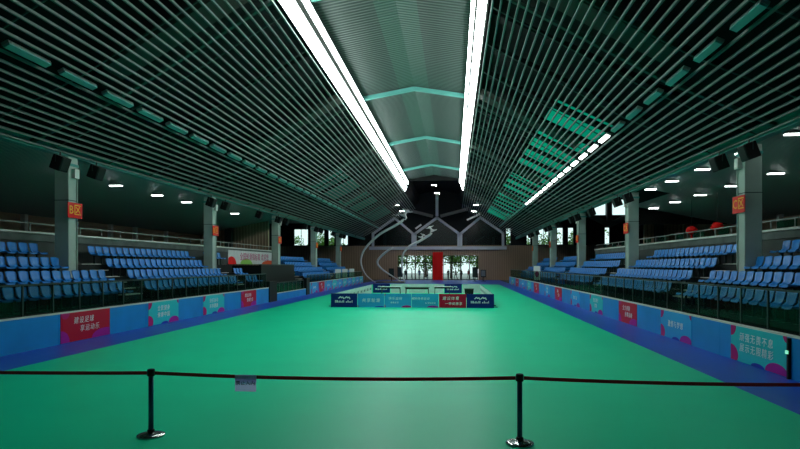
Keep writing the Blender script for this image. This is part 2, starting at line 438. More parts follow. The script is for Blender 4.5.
# gable frames
for k, (x0, x1, xm) in enumerate(HX):
    root = empty('gable_window', ((x0 + x1) / 2, 92.9, 5.2)); side_n = ('left', 'middle', 'right')[k]
    tag(root, '%s house-shaped gable window with pale grey frame above the doors' % side_n, 'window', 'house-shaped gable windows')
    cx = (x0 + x1) / 2; y = -0.05
    P = [(x0 - cx, 0.2), (x0 - cx, 2.25), (xm - cx, 4.75), (x1 - cx, 2.25), (x1 - cx, 0.2)]
    b = MB()
    for a, c in zip(P, P[1:]): b.bar((a[0], y, a[1]), (c[0], y, c[1]), 0.38, 0.38)
    for p in P[1:4]: b.tube([(p[0], y - 0.19, p[1]), (p[0], y + 0.19, p[1])], 0.195, 12)
    b.build('window_frame', M['frame'], root)
    g = MB(); g.quad(*[(p[0], 0.25, p[1]) for p in P])
    g.quad(*[(p[0], 0.27, p[1]) for p in reversed(P)]); g.build('pane', M['dglass'], root)
o = MB().box(-13.6, 8.3, 92.55, 92.99, 4.85, 5.35).build('lintel_beam', M['frame']); tag(o, 'pale grey horizontal beam under the gable windows', 'beam')
o = MB().box(-2.68 - 0.22, -2.68 + 0.22, 92.6, 92.98, 10.2, 13.9).build('gable_post', M['frame']); tag(o, 'pale grey upright post rising from the middle gable peak', 'post')
for side in (-1, 1):
    o = MB().bar((-2.68 + side * 0.6, 90.5, 10.0), (-2.68 + side * 4.9, 90.5, 11.1), 0.45, 0.45).build('gable_brace', M['beamgrey'])
    tag(o, 'dark grey slanting brace on the %s of the gable post' % ('left' if side < 0 else 'right'), 'beam', 'gable braces')

# windows in the far wall
n = 2
for a, c in wins:
    n += 1
    root = struct(empty('window_%d' % n, ((a + c) / 2, 93.15, 5.55)))
    h = (c - a) / 2
    fr = MB(); fr.box(-h, -h + 0.08, -0.06, 0.06, 0, 2.75); fr.box(h - 0.08, h, -0.06, 0.06, 0, 2.75); fr.box(-h + .08, h - .08, -0.06, 0.06, 0, 0.08); fr.box(-h + .08, h - .08, -0.06, 0.06, 2.67, 2.75)
    if h > 0.6: fr.box(-0.04, 0.04, -0.05, 0.05, 0.08, 2.67)
    fr.build('window_frame', M['darkmetal'], root); MB().box(-h + 0.08, h - 0.08, -0.01, 0.01, 0.08, 2.67).build('pane', M['cglass'], root)
for a, c, d, e in high:
    n += 1
    root = struct(empty('window_%d' % n, ((a + c) / 2, 93.15, d)))
    MB().box(-(c - a) / 2, (c - a) / 2, -0.01, 0.01, 0, e - d).build('pane', M['cglass'], root)
# slanted V beams below the high panes
b = MB(); b.bar((19.6, 92.6, 10.9), (24.0, 92.6, 8.6), 0.6, 0.75); b.bar((24.0, 92.6, 8.6), (29.2, 92.6, 11.0), 0.6, 0.75)
b.box(23.6, 24.4, 92.3, 92.9, 8.6, 13.0)
tag(b.build('valley_truss', M['beamgrey']), 'grey V-shaped roof beams under the bright high panes at right', 'beam')

# doors: four glazed leaves each side of the red column
n = 0
dx = [-8.95, -7.55, -6.15, -4.75, -3.35]; ex = [-1.7, -0.3, 1.1, 2.5, 3.85]
for xs in (dx, ex):
    for a, c in zip(xs, xs[1:]):
        n += 1
        root = struct(empty('door_%d' % n, ((a + c) / 2, 93.15, 0))); h = (c - a) / 2 - 0.01
        fr = MB(); fr.box(-h, -h + 0.09, -0.05, 0.05, 0, 3.9); fr.box(h - 0.09, h, -0.05, 0.05, 0, 3.9)
        fr.box(-h + .09, h - .09, -0.05, 0.05, 0, 0.12); fr.box(-h + .09, h - .09, -0.05, 0.05, 2.75, 2.9); fr.box(-h + .09, h - .09, -0.05, 0.05, 3.8, 3.9)
        fr.build('door_frame', M['black'], root)
        MB().box(-h + 0.09, h - 0.09, -0.01, 0.01, 0.12, 3.8).build('pane', M['cglass'], root)
        MB().tube([(h - 0.16, -0.07, 0.9), (h - 0.16, -0.07, 1.4)], 0.02, 8).build('door_handle', M['chrome'], root)
o = MB().box(-3.33, -1.72, 92.3, 92.98, 0, 4.45).build('red_column', M['red'], bevel=0.02); tag(o, 'tall bright red column between the glazed far doors', 'column')

# side walls, back wall
struct(MB().box(-23.7, -23.5, -6, 52, 0, 9.4).build('wall_left', M['brown']))
struct(MB().box(18.9, 19.1, -6, 48, 0, 13.2).build('wall_right', M['brown']))
struct(MB().box(-30.2, -30, 52, 93.3, 0, 9.4).build('wall_left', M['darkwall']))
struct(MB().box(30, 30.2, 48, 93.3, 0, 13.3).build('wall_right', M['darkwall']))
struct(MB().box(-24, 19.2, -6.2, -6, 0, 13.5).build('wall_back', M['wallgrey']))
b = MB(); b.box(-30, -17.0, 52, 52.3, 0, 9.2)
struct(b.build('wall_partition_left', M['brown']), 'brown partition wall behind the long banner')
b = MB(); b.box(15.2, 30, 48, 48.3, 0, 13.1)
struct(b.build('wall_partition_right', M['brown']), 'brown partition wall beyond the right stand')
# pale columns and slanting beams on the partitions
for x, y, z0, z1, w, t in ((-20.6, 51.7, 3.7, 8.6, 0.32, 'pale column against the brown partition above the long banner'), (16.2, 47.7, 3.75, 6.0, 0.3, 'pale column against the brown partition beyond the right stand')):
    tag(MB().box(x - w, x + w, y - 0.25, y + 0.25, z0, z1).build('wall_column', M['wallgrey'], bevel=0.02), t, 'column')
tag(MB().bar((-20.2, 51.6, 8.0), (-17.0, 51.6, 6.85), 0.3, 0.3).build('gable_beam', M['pillar']), 'pale slanting roof beam at the top of the left brown partition', 'beam')

# ------------------------------------------------------------------ stands
SEATX = [10.6, 11.4, 12.2, 13.0]                 # distance from the axis XC
TZ = [0.95, 1.42, 1.90, 2.42]
def stand(side):
    b = MB()
    def seg(w0, w1, y0, y1, z0, z1): b.box(*sorted((XC + side * w0, XC + side * w1)), y0, y1, z0, z1)
    bounds = [9.75, 11.05, 11.75, 12.58, 13.60]
    if side < 0: spans = [(-5.95, 37.9), (46.2, 76)]
    else: spans = [(-5.95, 76)]
    for y0, y1 in spans:
        for i in range(4): seg(bounds[i], bounds[i + 1], y0, y1, 0, TZ[i])
    y0, y1 = (-6, 76)
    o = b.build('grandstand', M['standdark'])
    tag(o, 'dark stepped %s grandstand carrying the blue seats' % ('left' if side < 0 else 'right'), 'grandstand', 'grandstands')
    # concourse slab and pale edge
    lim = 51.9 if side < 0 else 47.9
    b = MB(); b.box(*sorted((XC + side * 13.62, XC + side * 21.15)), -6, lim, 3.32, 3.59)
    struct(b.build('floor', M['concrete']), 'upper walkway floor behind the %s stand' % ('left' if side < 0 else 'right'))
    o = MB().box(*sorted((XC + side * 13.56, XC + side * 13.86)), -6, lim, 3.60, 3.67).build('walkway_edge', M['cap'])
    tag(o, 'pale concrete ledge along the top of the %s stand' % ('left' if side < 0 else 'right'), 'ledge', 'walkway ledges')
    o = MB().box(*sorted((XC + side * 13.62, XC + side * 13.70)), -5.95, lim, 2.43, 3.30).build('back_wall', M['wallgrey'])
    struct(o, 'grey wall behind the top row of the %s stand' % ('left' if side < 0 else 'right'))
    # railing on the ledge
    root = empty('walkway_railing', (XC + side * 13.71, 14, 3.67))
    tag(root, 'thin metal railing above the %s stand on the pale ledge' % ('left' if side < 0 else 'right'), 'railing', 'walkway railings')
    MB().box(-0.02, 0.02, -10, lim - 14, 0.30, 0.34).build('top_rail', M['housing'], root)
    y = -9.9
    while y < lim - 14.2:
        MB().box(-0.02, 0.02, y - 0.02, y + 0.02, 0.0, 0.30).build('rail_post', M['housing'], root); y += 1.5
    if side > 0:
        for k in range(12):
            y = 4 + k * 2.4
            MB().box(-0.008, 0.008, y + 0.1 , y + 1.3, 0.03, 0.28).build('glass_panel', M['gglass'], root)
stand(-1); stand(1)
# entrance block on the left (between the second and third pillar)
o = MB().box(-15.88, -12.9, 38.0, 46.15, 0, 2.38).build('entrance_block', M['black']); tag(o, 'dark low entrance block in the gap of the left stand', 'wall block')
o = MB().box(-13.0, -12.86, 38.0, 46.15, 2.385, 2.45).build('platform_edge', M['rafter']); tag(o, 'grey-green edge strip along the top of the dark entrance block', 'ledge')
# thin columns on the upper walkway
for k, y in enumerate((16.5, 22.7, 28.9, 36.7, 39.7, 44.2)):
    o = MB().box(-22.9, -22.65, y - 0.12, y + 0.12, 3.59, 5.1).build('walkway_column', M['cap'])
    tag(o, 'thin pale column on the left upper walkway, %s from the camera' % nth(k + 1), 'column', 'thin columns on the left walkway')
for k, y in enumerate((20.0, 27.0, 34.0)):
    o = MB().box(17.9, 18.15, y - 0.12, y + 0.12, 3.59, 5.2).build('walkway_column', M['cap'])
    tag(o, 'thin pale column on the right upper walkway, %s from the camera' % nth(k + 1), 'column', 'thin columns on the right walkway')
# two red lanterns above the right walkway
for k, (x, y) in enumerate(((13.4, 34.2), (13.4, 31.0))):
    root = empty('red_lantern', (x, y, 4.35)); tag(root, ['red round lantern above the right stand, farther one', 'red round lantern above the right stand, nearer one'][k], 'lantern', 'red lanterns')
    MB().lathe([(0.05, -0.22), (0.2, -0.18), (0.3, -0.05), (0.31, 0.05), (0.2, 0.2), (0.06, 0.24)], 16).build('lantern_body', M['red'], root, smooth=True)
    MB().tube([(0, 0, 0.24), (0, 0, 1.75)], 0.012, 6).build('cord', M['darkmetal'], root)
    MB().tube([(0, 0, -0.22), (0, 0, -0.48)], [0.04, 0.07], 8).build('tassel', M['red'], root)

# ------------------------------------------------------------------ pillars
PYR = PY[1:]
for side in (-1, 1):
    for k, y in enumerate(PYR[:5]):
        xf = XC + side * 12.0; root = empty('support_pillar', (XC + side * 12.26, y - 0.27, 1.905))
        sn = 'left' if side < 0 else 'right'
        tag(root, 'tall pale green-grey square pillar in the %s stand, %s from the camera' % (sn, nth(k + 1)), 'pillar', 'support pillars')
        MB().box(-0.28, 0.28, -0.27, 0.27, 0, 4.54).build('shaft', M['pillar'], root, bevel=0.025)
        MB().box(-0.30, 0.30, -0.29, 0.29, 4.2, 4.3).build('collar', M['beam'], root)
        s = -side
        MB().box(*sorted((s * 0.29, s * 0.43)), -0.12, 0.14, 3.75, 4.1).build('junction_box', M['cap'], root)
        MB().tube([(s * 0.31, 0.18, 0.0), (s * 0.31, 0.18, 4.15)], 0.025, 8).build('conduit', M['pillar'], root)
        MB().box(-0.285, 0.285, -0.275, 0.275, 2.9, 2.93).build('band', M['rafter'], root)
        # zone sign
        zs = 4.45
        sg = empty('zone_sign', (XC + side * 11.915, y - 0.27, zs)); sg.rotation_euler = (0, 0, PI / 2 if side < 0 else -PI / 2)
        tag(sg, 'red zone sign with yellow letters on the %s pillar of the %s stand' % (nth(k + 1), sn), 'sign', 'red zone signs')
        MB().box(-0.42, 0.42, -0.012, 0.012, -0.29, 0.29).build('sign_board', M['signred'], sg)
        MB().box(-0.02, 0.02, 0.012, 0.045, -0.2, 0.2).build('bracket', M['darkmetal'], sg)
        text('lettering', ('B区' if side < 0 else 'C区'), 0.44, 'yellow', sg, (0, -0.016, 0), bold=0.0)

# black floodlights hanging under the lowest slats, beside each pillar and at mid bay
def floodlight(x, y, side, label, tilt):
    root = empty('hanging_loudspeaker', (x, y, 6.44)); tag(root, label, 'loudspeaker', 'black boxes under the edge beams')
    b = MB(); b.bar((0, 0, 0), (0, 0, -0.12), 0.04, 0.04); b.bar((0, -0.28, -0.13), (0, 0.28, -0.13), 0.03, 0.03)
    for s in (-1, 1): b.bar((0, s * 0.27, -0.13), (0, s * 0.27, -0.38), 0.03, 0.02)
    b.build('yoke', M['darkmetal'], root)
    c = MB(); c.box(-0.2, 0.2, -0.25, 0.25, -0.26, 0.26)
    o = c.build('cabinet', M['black'], root, bevel=0.03); o.location = (0, 0, -0.40); o.rotation_euler = (0, tilt, 0)
    g = MB().box(*sorted((-side * 0.2, -side * 0.215)), -0.21, 0.21, -0.22, 0.22).build('grille', M['black'], o)
for side in (-1, 1):
    sn = 'left' if side < 0 else 'right'
    x = XC + side * 11.72
    for k, y in enumerate(PYR[:5]):
        for dy, t in ((-1.35, 'just in front of'), (0.75, 'just beyond')):
            floodlight(x, y + dy, side, 'black hanging loudspeaker %s the %s pillar on the %s' % (t, nth(k + 1), sn), -side * 0.35)
        if k < 4 and k > 0: floodlight(x, y + 7.0, side, 'black hanging loudspeaker midway between the %s and %s pillars on the %s' % (nth(k + 1), nth(k + 2), sn), -side * 0.35)

# ------------------------------------------------------------------ barriers, fences
XL, XR = -11.8, 7.05
def barrier(x, side, y0, y1, h, label, mname='board', cap=True):
    root = empty('barrier', (x, y0, 0)); tag(root, label, 'barrier', 'blue rink barriers')
    s = side
    L = y1 - y0; n = max(1, round(L / 2.47))
    for k in range(n):
        a = k * L / n; c = (k + 1) * L / n - 0.012
        MB().box(*sorted((0, s * 0.10)), a, c, 0, h - 0.045).build('panel', M[mname if isinstance(mname, str) else mname[k % len(mname)]], root)
    if cap: MB().box(*sorted((-s * 0.01, s * 0.13)), 0, L, h - 0.04, h).build('cap_rail', M['cap'], root)
    return root
barrier(XL, -1, -5.9, 36.2, 0.96, 'long blue barrier with pale cap along the left side of the rink')
barrier(XL, -1, 37.9, 45.6, 0.52, 'low blue barrier section before the dark entrance block at left')
barrier(XL, -1, 46.7, 75.0, 0.96, 'far left blue barrier beyond the entrance gap', ('boardcyan', 'board'))
barrier(XR, 1, -5.9, 75.0, 0.92, 'long blue barrier with pale cap along the right side of the rink')

def fence(x, y0, y1, z0, z1, label, pitch=1.26, mname='gglass'):
    root = empty('barrier_fence', (x, y0, z0)); tag(root, label, 'fence', 'glass fences on the barriers')
    L = y1 - y0; H = z1 - z0; n = max(1, round(L / pitch)); p = L / n
    MB().box(-0.025, 0.025, 0, L, H - 0.05, H).build('top_rail', M['darkmetal'], root)
    pm = MB().box(-0.02, 0.02, -0.025, 0.025, 0, H - 0.05).mesh('fence_post', M['darkmetal'])
    gm = MB().box(-0.005, 0.005, 0.03, p - 0.03, 0.03, H - 0.06).mesh('glass_panel', M[mname])
    for k in range(n + 1):
        o = bpy.data.objects.new('fence_post', pm); o.parent = root; o.location = (0, min(max(k * p, 0.03), L - 0.03), 0); col.objects.link(o)
        if k < n:
            o = bpy.data.objects.new('glass_panel', gm); o.parent = root; o.location = (0, k * p, 0); col.objects.link(o)
M['fglass'] = glass('fence_glass', (0.62, 0.80, 0.72), 0.10, 0.04, (0.006, 0.02, 0.015))
fence(-11.99, 4.0, 36.2, 0.96, 1.86, 'dark framed glass fence behind the near left barrier', mname='fglass')
fence(-11.99, 37.9, 45.6, 0.0, 1.22, 'green tinted glass fence at the left entrance gap', 1.1)
fence(-11.99, 46.7, 75.0, 0.96, 1.6, 'dark framed glass fence behind the far left barrier', mname='fglass')
fence(7.24, 4.0, 75.0, 0.92, 1.86, 'dark framed glass fence behind the right barrier', mname='fglass')
for k, y in enumerate((36.25, 45.65)):
    o = MB().box(-12.1, -11.75, y, y + 1.0 if k else y + 1.6, 0, 1.35).build('gate_block', M['black'], bevel=0.03)
    tag(o, ['dark gate at the near end of the left entrance gap', 'dark gate at the far end of the left entrance gap'][k], 'gate', 'dark gates')

# ------------------------------------------------------------------ printed banners
def disc(b, cx, cz, rx, rz, W, H, y, inset=0.0):
    pts = []
    for k in range(28):
        a = 2 * PI * k / 28
        x = min(max(cx + rx * math.cos(a), -W / 2 + inset), W / 2 - inset); z = min(max(cz + rz * math.sin(a), inset), H - inset)
        if not pts or (abs(pts[-1][0] - x) + abs(pts[-1][1] - z)) > 1e-4: pts.append((x, z))
    n = len(b.v)
    b.v += [(p[0], y, p[1]) for p in pts] + [(p[0], y + 0.003, p[1]) for p in pts]
    m = len(pts)
    b.f.append(tuple(range(n, n + m))); b.mi.append(b.cur)
    for k in range(m): b.f.append((n + k, n + m + k, n + m + (k + 1) % m, n + (k + 1) % m)); b.mi.append(b.cur)
def banner(x, y0, y1, side, style, lines, label, h=0.9, z0=0.02):
    """side -1: hangs on the left barrier and faces +X; +1: on the right barrier, faces -X"""
    W = y1 - y0; root = empty('banner', (x, (y0 + y1) / 2, z0)); root.rotation_euler = (0, 0, PI / 2 if side < 0 else -PI / 2)
    tag(root, label, 'banner', 'printed banners on the barriers')
    MB().box(-W / 2, W / 2, -0.012, 0.0, 0, h).build('sheet', M[{'red': 'banred', 'cyan': 'bancyan', 'blue': 'banblue'}[style]], root)
    y = -0.0162
    def shp(cx, cz, rx, rz, mname):
        b = MB(); disc(b, cx, cz, rx, rz, W, h, y); b.build('printed_shape', M[mname], root)
    if style == 'red':
        shp(-W / 2, 0, 0.16 * W, 0.42 * h, 'magenta'); shp(W * 0.38, 0, 0.28 * W, 0.30 * h, 'magenta'); shp(-W / 2 + 0.2, h, 0.2, 0.2 * h, 'pink')
    else:
        shp(-W / 2, h, 0.11 * W, 0.30 * h, 'pink'); shp(-W / 2, 0.15 * h, 0.15 * W, 0.30 * h, 'pink')
        shp(W * 0.02, 0, 0.12 * W, 0.10 * h, 'printnavy'); shp(W * 0.34, 0, 0.19 * W, 0.26 * h, 'magenta'); shp(W / 2, h, 0.06 * W, 0.16 * h, 'pink')
    nl = len(lines)
    for k, s in enumerate(lines):
        sz = min(0.225, 0.78 * W / (max(map(len, lines)) * 1.4))
        zc = h * (0.53 if nl == 1 else (0.70, 0.40)[k]); xo = 0 if nl == 1 else (-0.06 * W, 0.06 * W)[k]
        if style != 'red' and nl == 2 and W > 2: xo = -0.02 * W
        text('lettering', s, sz, 'white', root, (xo, y, zc), shear=0.12, bold=0.0, spacing=1.3)
BL = [(16.45, 18.95, 'red', ['建设足球', '享运动乐']), (21.48, 23.95, 'cyan', ['全民健身', '健康中国']), (26.42, 28.95, 'cyan', ['快乐运动', '共享健康']), (31.35, 33.8, 'red', ['燃动青春', '健康生活'])]
d = ['red banner with two rows of white writing on the near left barrier', 'turquoise banner nearest the camera on the left barrier', 'turquoise banner on the left barrier, beside the second red one', 'small red banner on the left barrier before the entrance gap']
for (a, c, s, l), t in zip(BL, d): banner(XL + 0.002, a, c, -1, s, l, t)
yy = 47.3; k = 0
seq = ['blue', 'red', 'blue', 'cyan', 'blue', 'cyan', 'blue', 'cyan', 'blue', 'cyan']
for s in seq:
    W = 1.7
    k += 1
    banner(XL + 0.002, yy, yy + 2.2, -1, s, ['运动中国'] if s != 'red' else ['健康', '生活'], '%s banner on the far left barrier, %s past the entrance gap' % ({'blue': 'light blue', 'red': 'red', 'cyan': 'turquoise'}[s], nth(k)))
    yy += 2.75
BR = [(13.0, 15.5, 'cyan', ['顽强无畏不息', '展示无限精彩']), (17.98, 20.52, 'blue', ['激情与梦想']), (23.15, 25.6, 'red', ['全力奔跑', '勇攀高峰']), (28.3, 30.9, 'cyan', ['快乐滑行', '健康']), (33.35, 35.85, 'blue', ['激情飞扬']),
      (38.8, 41.4, 'red', ['健康', '生活']), (43.5, 45.9, 'blue', ['运动', '健康']), (49.0, 52.1, 'red', ['运动', '健康']), (53.9, 56.9, 'cyan', ['运动', '中国']), (58.6, 62.0, 'blue', ['运动中国']), (64.2, 67.2, 'red', ['健康']), (69.0, 72.5, 'cyan', ['中国'])]
for k, (a, c, s, l) in enumerate(BR):
    banner(XR - 0.002, a, c, 1, s, l, '%s banner on the right barrier, %s from the camera' % ({'blue': 'light blue', 'red': 'red', 'cyan': 'turquoise'}[s], nth(k + 1)), h=0.86)
# small device with a green light on the right barrier
root = empty('barrier_latch', (XR - 0.035, 12.9, 0)); tag(root, 'black upright latch with a small green light on the right barrier', 'latch')
MB().box(-0.03, 0.03, -0.03, 0.03, 0, 0.86).build('latch_post', M['black'], root)
MB().box(-0.055, -0.03, -0.04, 0.04, 0.53, 0.60).build('indicator_light', M['ledgreen'], root)
# long banner above the entrance block
root = empty('long_banner', (-15.895, 45.3, 2.47)); root.rotation_euler = (0, 0, PI / 2)
tag(root, 'long white banner with red writing above the left entrance block', 'banner')
MB().box(-5.6, 5.6, -0.02, 0.0, 0, 1.0).build('sheet', M['whiteboard'], root)
b = MB(); disc(b, -5.0, 0, 0.9, 0.55, 11.2, 1.0, -0.026); b.build('printed_shape', M['red'], root)
b = MB(); disc(b, -2.0, 0, 1.3, 0.4, 11.2, 1.0, -0.026); b.build('printed_shape', M['limegreen'], root)
b = MB(); disc(b, 3.5, 0, 1.9, 0.32, 11.2, 1.0, -0.026); b.build('printed_shape', M['orange'], root)
text('lettering', '全国轮滑锦标赛 欢迎您', 0.62, 'pink', root, (0, -0.026, 0.52), bold=0.0)

# ------------------------------------------------------------------ seats
def seat_shell():
    b = MB(); prof = [(0.30, 0.385), (0.27, 0.415), (0.15, 0.41), (0.02, 0.40), (-0.07, 0.43), (-0.12, 0.52), (-0.145, 0.64), (-0.165, 0.76), (-0.185, 0.79)]
    nu = 6; W = 0.215; top = []
    for t in (0, 1):
        for i, (px, pz) in enumerate(prof):
            for u in range(nu + 1):
                s = -1 + 2 * u / nu; f = i / (len(prof) - 1)
                wid = W * (1 - 0.10 * (abs(f - 0.45) < 0.2)) * (0.93 if i in (0, len(prof) - 1) else 1)
                dish = 0.035 * s * s
                if i <= 3: q = (px, s * wid, pz + dish * (1 if i else 0.3))
                else: q = (px + dish * 0.8, s * wid, pz + (dish if i == 4 else -0.02 * s * s * (i == len(prof) - 1)))
                if t: q = (q[0] - (0.014 if i > 3 else 0), q[1], q[2] - (0.014 if i <= 4 else 0.006))
                b.v.append(q)
    R = len(prof); N = nu + 1
    idx = lambda t, i, u: t * R * N + i * N + u
    for i in range(R - 1):
        for u in range(nu):
            b.f.append((idx(0, i, u), idx(0, i, u + 1), idx(0, i + 1, u + 1), idx(0, i + 1, u)))
            b.f.append((idx(1, i, u), idx(1, i + 1, u), idx(1, i + 1, u + 1), idx(1, i, u + 1)))
    for i in range(R - 1):
        for u in (0, nu): b.f.append((idx(0, i, u), idx(0, i + 1, u), idx(1, i + 1, u), idx(1, i, u)))
    for i in (0, R - 1):
        for u in range(nu): b.f.append((idx(0, i, u), idx(1, i, u), idx(1, i, u + 1), idx(0, i, u + 1)))
    b.mi = [0] * len(b.f)
    return b
shell_mesh = seat_shell().mesh('seat_shell', M['seat'])
for p in shell_mesh.polygons: p.use_smooth = True
bm_ = MB(); bm_.box(-0.06, 0.14, -0.03, 0.03, 0.36, 0.385); bm_.box(-0.02, 0.05, -0.025, 0.025, 0.0, 0.36); bm_.box(-0.08, 0.12, -0.10, 0.10, 0, 0.015)
brk_mesh = bm_.mesh('seat_bracket', M['darkmetal'])
spots = []       # (side,row,y,label)
aisles = {1: (21.95, 23.4), 2: (34.9, 36.3), 3: (47.9, 49.3), 4: (60.8, 62.2)}
pitch = 0.523
def fill(side, row, ya, yb, fromend, where):
    """row of seats between ya and yb; fromend: 0 count from ya, 1 count from yb"""
    n = int((yb - ya) / pitch)
    for k in range(n):
        y = (ya + (k + 0.5) * pitch) if fromend == 0 else (yb - (k + 0.5) * pitch)
        sn = 'left' if side < 0 else 'right'
        spots.append((side, row, y, 'blue seat, %s stand, %s row, %s %s' % (sn, ('front', 'second', 'third', 'top')[row], nth(k + 1), where)))
for side in (-1, 1):
    for row in range(4):
        e = [21.9, 21.95, 20.35, 20.3][row]
        fill(side, row, 10, e, 1, 'before the first aisle')
        s2 = [23.4, 23.45, 23.2, 23.2][row]
        if side < 0:
            fill(side, row, s2, [33.9, 33.4, 32.9, 32.7][row], 0, 'past the first aisle')
            if row < 2: fill(side, row, 35.4, [37.8, 37.2][row], 0, 'past the second aisle')
            elif row == 3: fill(side, row, 34.6, 37.3, 0, 'past the second pillar')
        else:
            fill(side, row, s2, [34.8, 34.1, 33.2, 33.0][row], 0, 'past the first aisle')
            fill(side, row, 36.2, [47.6, 47.3, 46.2, 46.0][row], 0, 'past the second aisle')
        fill(side, row, 49.2, [60.5, 60.2, 59.0, 58.9][row], 0, 'past the third aisle')
        fill(side, row, 62.2, [73.6, 73.3, 71.9, 71.8][row], 0, 'past the fourth aisle')
# in-frame test for ranking by apparent size
TH = math.radians(5.3)
def depth_u(x, y):
    d = -math.sin(TH) * x + math.cos(TH) * y; s = math.cos(TH) * x + math.sin(TH) * y
    return d, 580 * s / d
cand = []
for sp in spots:
    x = XC + sp[0] * SEATX[sp[1]]; d, u = depth_u(x, sp[2])
    cand.append((0 if abs(u) < 404 else 1, d, sp, x))
cand = [c for c in cand if c[0] == 0 or c[1] > 9]
cand.sort(key=lambda c: (c[0], c[1]))
inframe = [c for c in cand if c[0] == 0]
near = inframe[:300]; rest = inframe[300:]
proto = empty('stadium_seat'); 
for nm, me in (('seat_shell', shell_mesh), ('seat_bracket', brk_mesh)):
    o = bpy.data.objects.new(nm, me); o.parent = proto; col.objects.link(o)
first = True
for _, d, sp, x in near:
    o = proto if first else copy_tree(proto); first = False
    o.location = (x, sp[2], TZ[sp[1]]); o.rotation_euler = (0, 0, 0 if sp[0] < 0 else PI)
    tag(o, sp[3], 'seat', 'blue seats of the grandstands')
bb = MB(); src = seat_shell()
for _, d, sp, x in rest:
    n0 = len(bb.v); s = 1 if sp[0] < 0 else -1
    bb.v += [(x + s * v[0], sp[2] + s * v[1], TZ[sp[1]] + v[2]) for v in src.v]
    bb.f += [tuple(n0 + i for i in f) for f in src.f]
    n0 = len(bb.v)
    bb.box(x - 0.06, x + 0.06, sp[2] - 0.03, sp[2] + 0.03, TZ[sp[1]], TZ[sp[1]] + 0.39)
bb.mi = [0] * len(bb.f)
tag(bb.build('stadium_seats', M['seat'], smooth=True), 'rows of blue seats far down both stands', 'seats', kind='stuff')

# aisle steps
for side in (-1, 1):
    sn = 'left' if side < 0 else 'right'
    for ka, (y0, y1) in aisles.items():
        if side < 0 and ka == 2: y0, y1 = 34.1, 35.3
        root = empty('aisle_stairs', (XC + side * 10.0, y0 + 0.08, 0)); tag(root, 'pale aisle steps in the %s stand, %s aisle from the camera' % (sn, nth(ka)), 'stairs', 'aisle stairs')
        L = y1 - y0 - 0.16; ws = [1.05, 1.75, 2.58]; 
        for i in range(3):
            zb, zt = TZ[i], TZ[i + 1]; zm = (zb + zt) / 2
            if i == 2 and False: break
            w1 = ws[i]; w0 = w1 - 0.30
            MB().box(*sorted((side * w0, side * (w1 - 0.005))), 0, L, zb + 0.003, zm).build('step', M['standdark'], root)
            MB().box(*sorted((side * (w0 - 0.02), side * (w1 - 0.005))), 0, L, zm, zm + 0.04).build('step_nosing', M['steplight'], root)
            MB().box(*sorted((side * (w1 + 0.005), side * (w1 + 0.22))), 0, L, zt + 0.002, zt + 0.035).build('step_nosing', M['steplight'], root)

# ------------------------------------------------------------------ stanchions, belts, notice
def stanchion(x, y, label):
    root = empty('stanchion', (x, y, 0)); tag(root, label, 'stanchion', 'belt barrier posts')
    MB().lathe([(0.185, 0.0), (0.19, 0.012), (0.185, 0.028), (0.14, 0.042), (0.06, 0.055), (0.05, 0.06)], 40).build('base', M['chrome'], root, smooth=True)
    MB().lathe([(0.05, 0.061), (0.048, 0.09), (0.034, 0.10)], 24).build('base_collar', M['black'], root, smooth=True)
    MB().lathe([(0.034, 0.101), (0.034, 0.84)], 24).build('post', M['post'], root, smooth=True)
    MB().lathe([(0.040, 0.841), (0.052, 0.848), (0.052, 0.925), (0.046, 0.940), (0.02, 0.946)], 24).build('belt_head', M['black'], root, smooth=True)
    return root
SP = [(-9.6, 7.6), (-4.23, 7.78), (0.88, 7.89), (6.15, 8.0)]
for (x, y), t in zip(SP, ('black belt post out past the left edge', 'black belt post with round chrome base, standing at left', 'black belt post with round chrome base, standing right of centre', 'black belt post out past the right edge')): stanchion(x, y, t)
def belt(p, q, sag, label, h=0.048):
    b = MB(); n = 24; P = []
    for k in range(n + 1):
        t = k / n; P.append((p[0] + (q[0] - p[0]) * t, p[1] + (q[1] - p[1]) * t, 0.885 - sag * 4 * t * (1 - t)))
    for a, c in zip(P, P[1:]): b.bar(a, c, 0.004, h)
    o = b.build('retractable_belt', M['belt']); tag(o, label, 'belt', 'dark red barrier belts'); return o
def cut(a, c, r=0.054):
    d = Vector((c[0] - a[0], c[1] - a[1], 0)).normalized() * r; return (a[0] + d.x, a[1] + d.y), (c[0] - d.x, c[1] - d.y)
for i, t, s in ((0, 'dark red belt running off to the left from the left post', 0.02), (1, 'dark red belt between the two visible posts, carrying the paper notice', 0.045), (2, 'dark red belt running off to the right from the right post', 0.045)):
    p, q = cut(SP[i], SP[i + 1]); belt(p, q, s, t)
root = empty('paper_notice', (-2.87, 7.80, 0.75)); root.rotation_euler = (0, 0, 0.02)
tag(root, 'small pale paper notice hanging on the belt between the posts', 'notice')
b = MB(); b.box(-0.15, 0.15, -0.008, -0.006, -0.10, 0.125); b.box(-0.15, 0.15, 0.006, 0.008, 0.02, 0.125); b.box(-0.15, 0.15, -0.008, 0.008, 0.125, 0.127)
b.build('sheet', M['paper'], root); text('lettering', '禁止入内', 0.066, 'ink', root, (0, -0.0125, 0.015), bold=0.0)

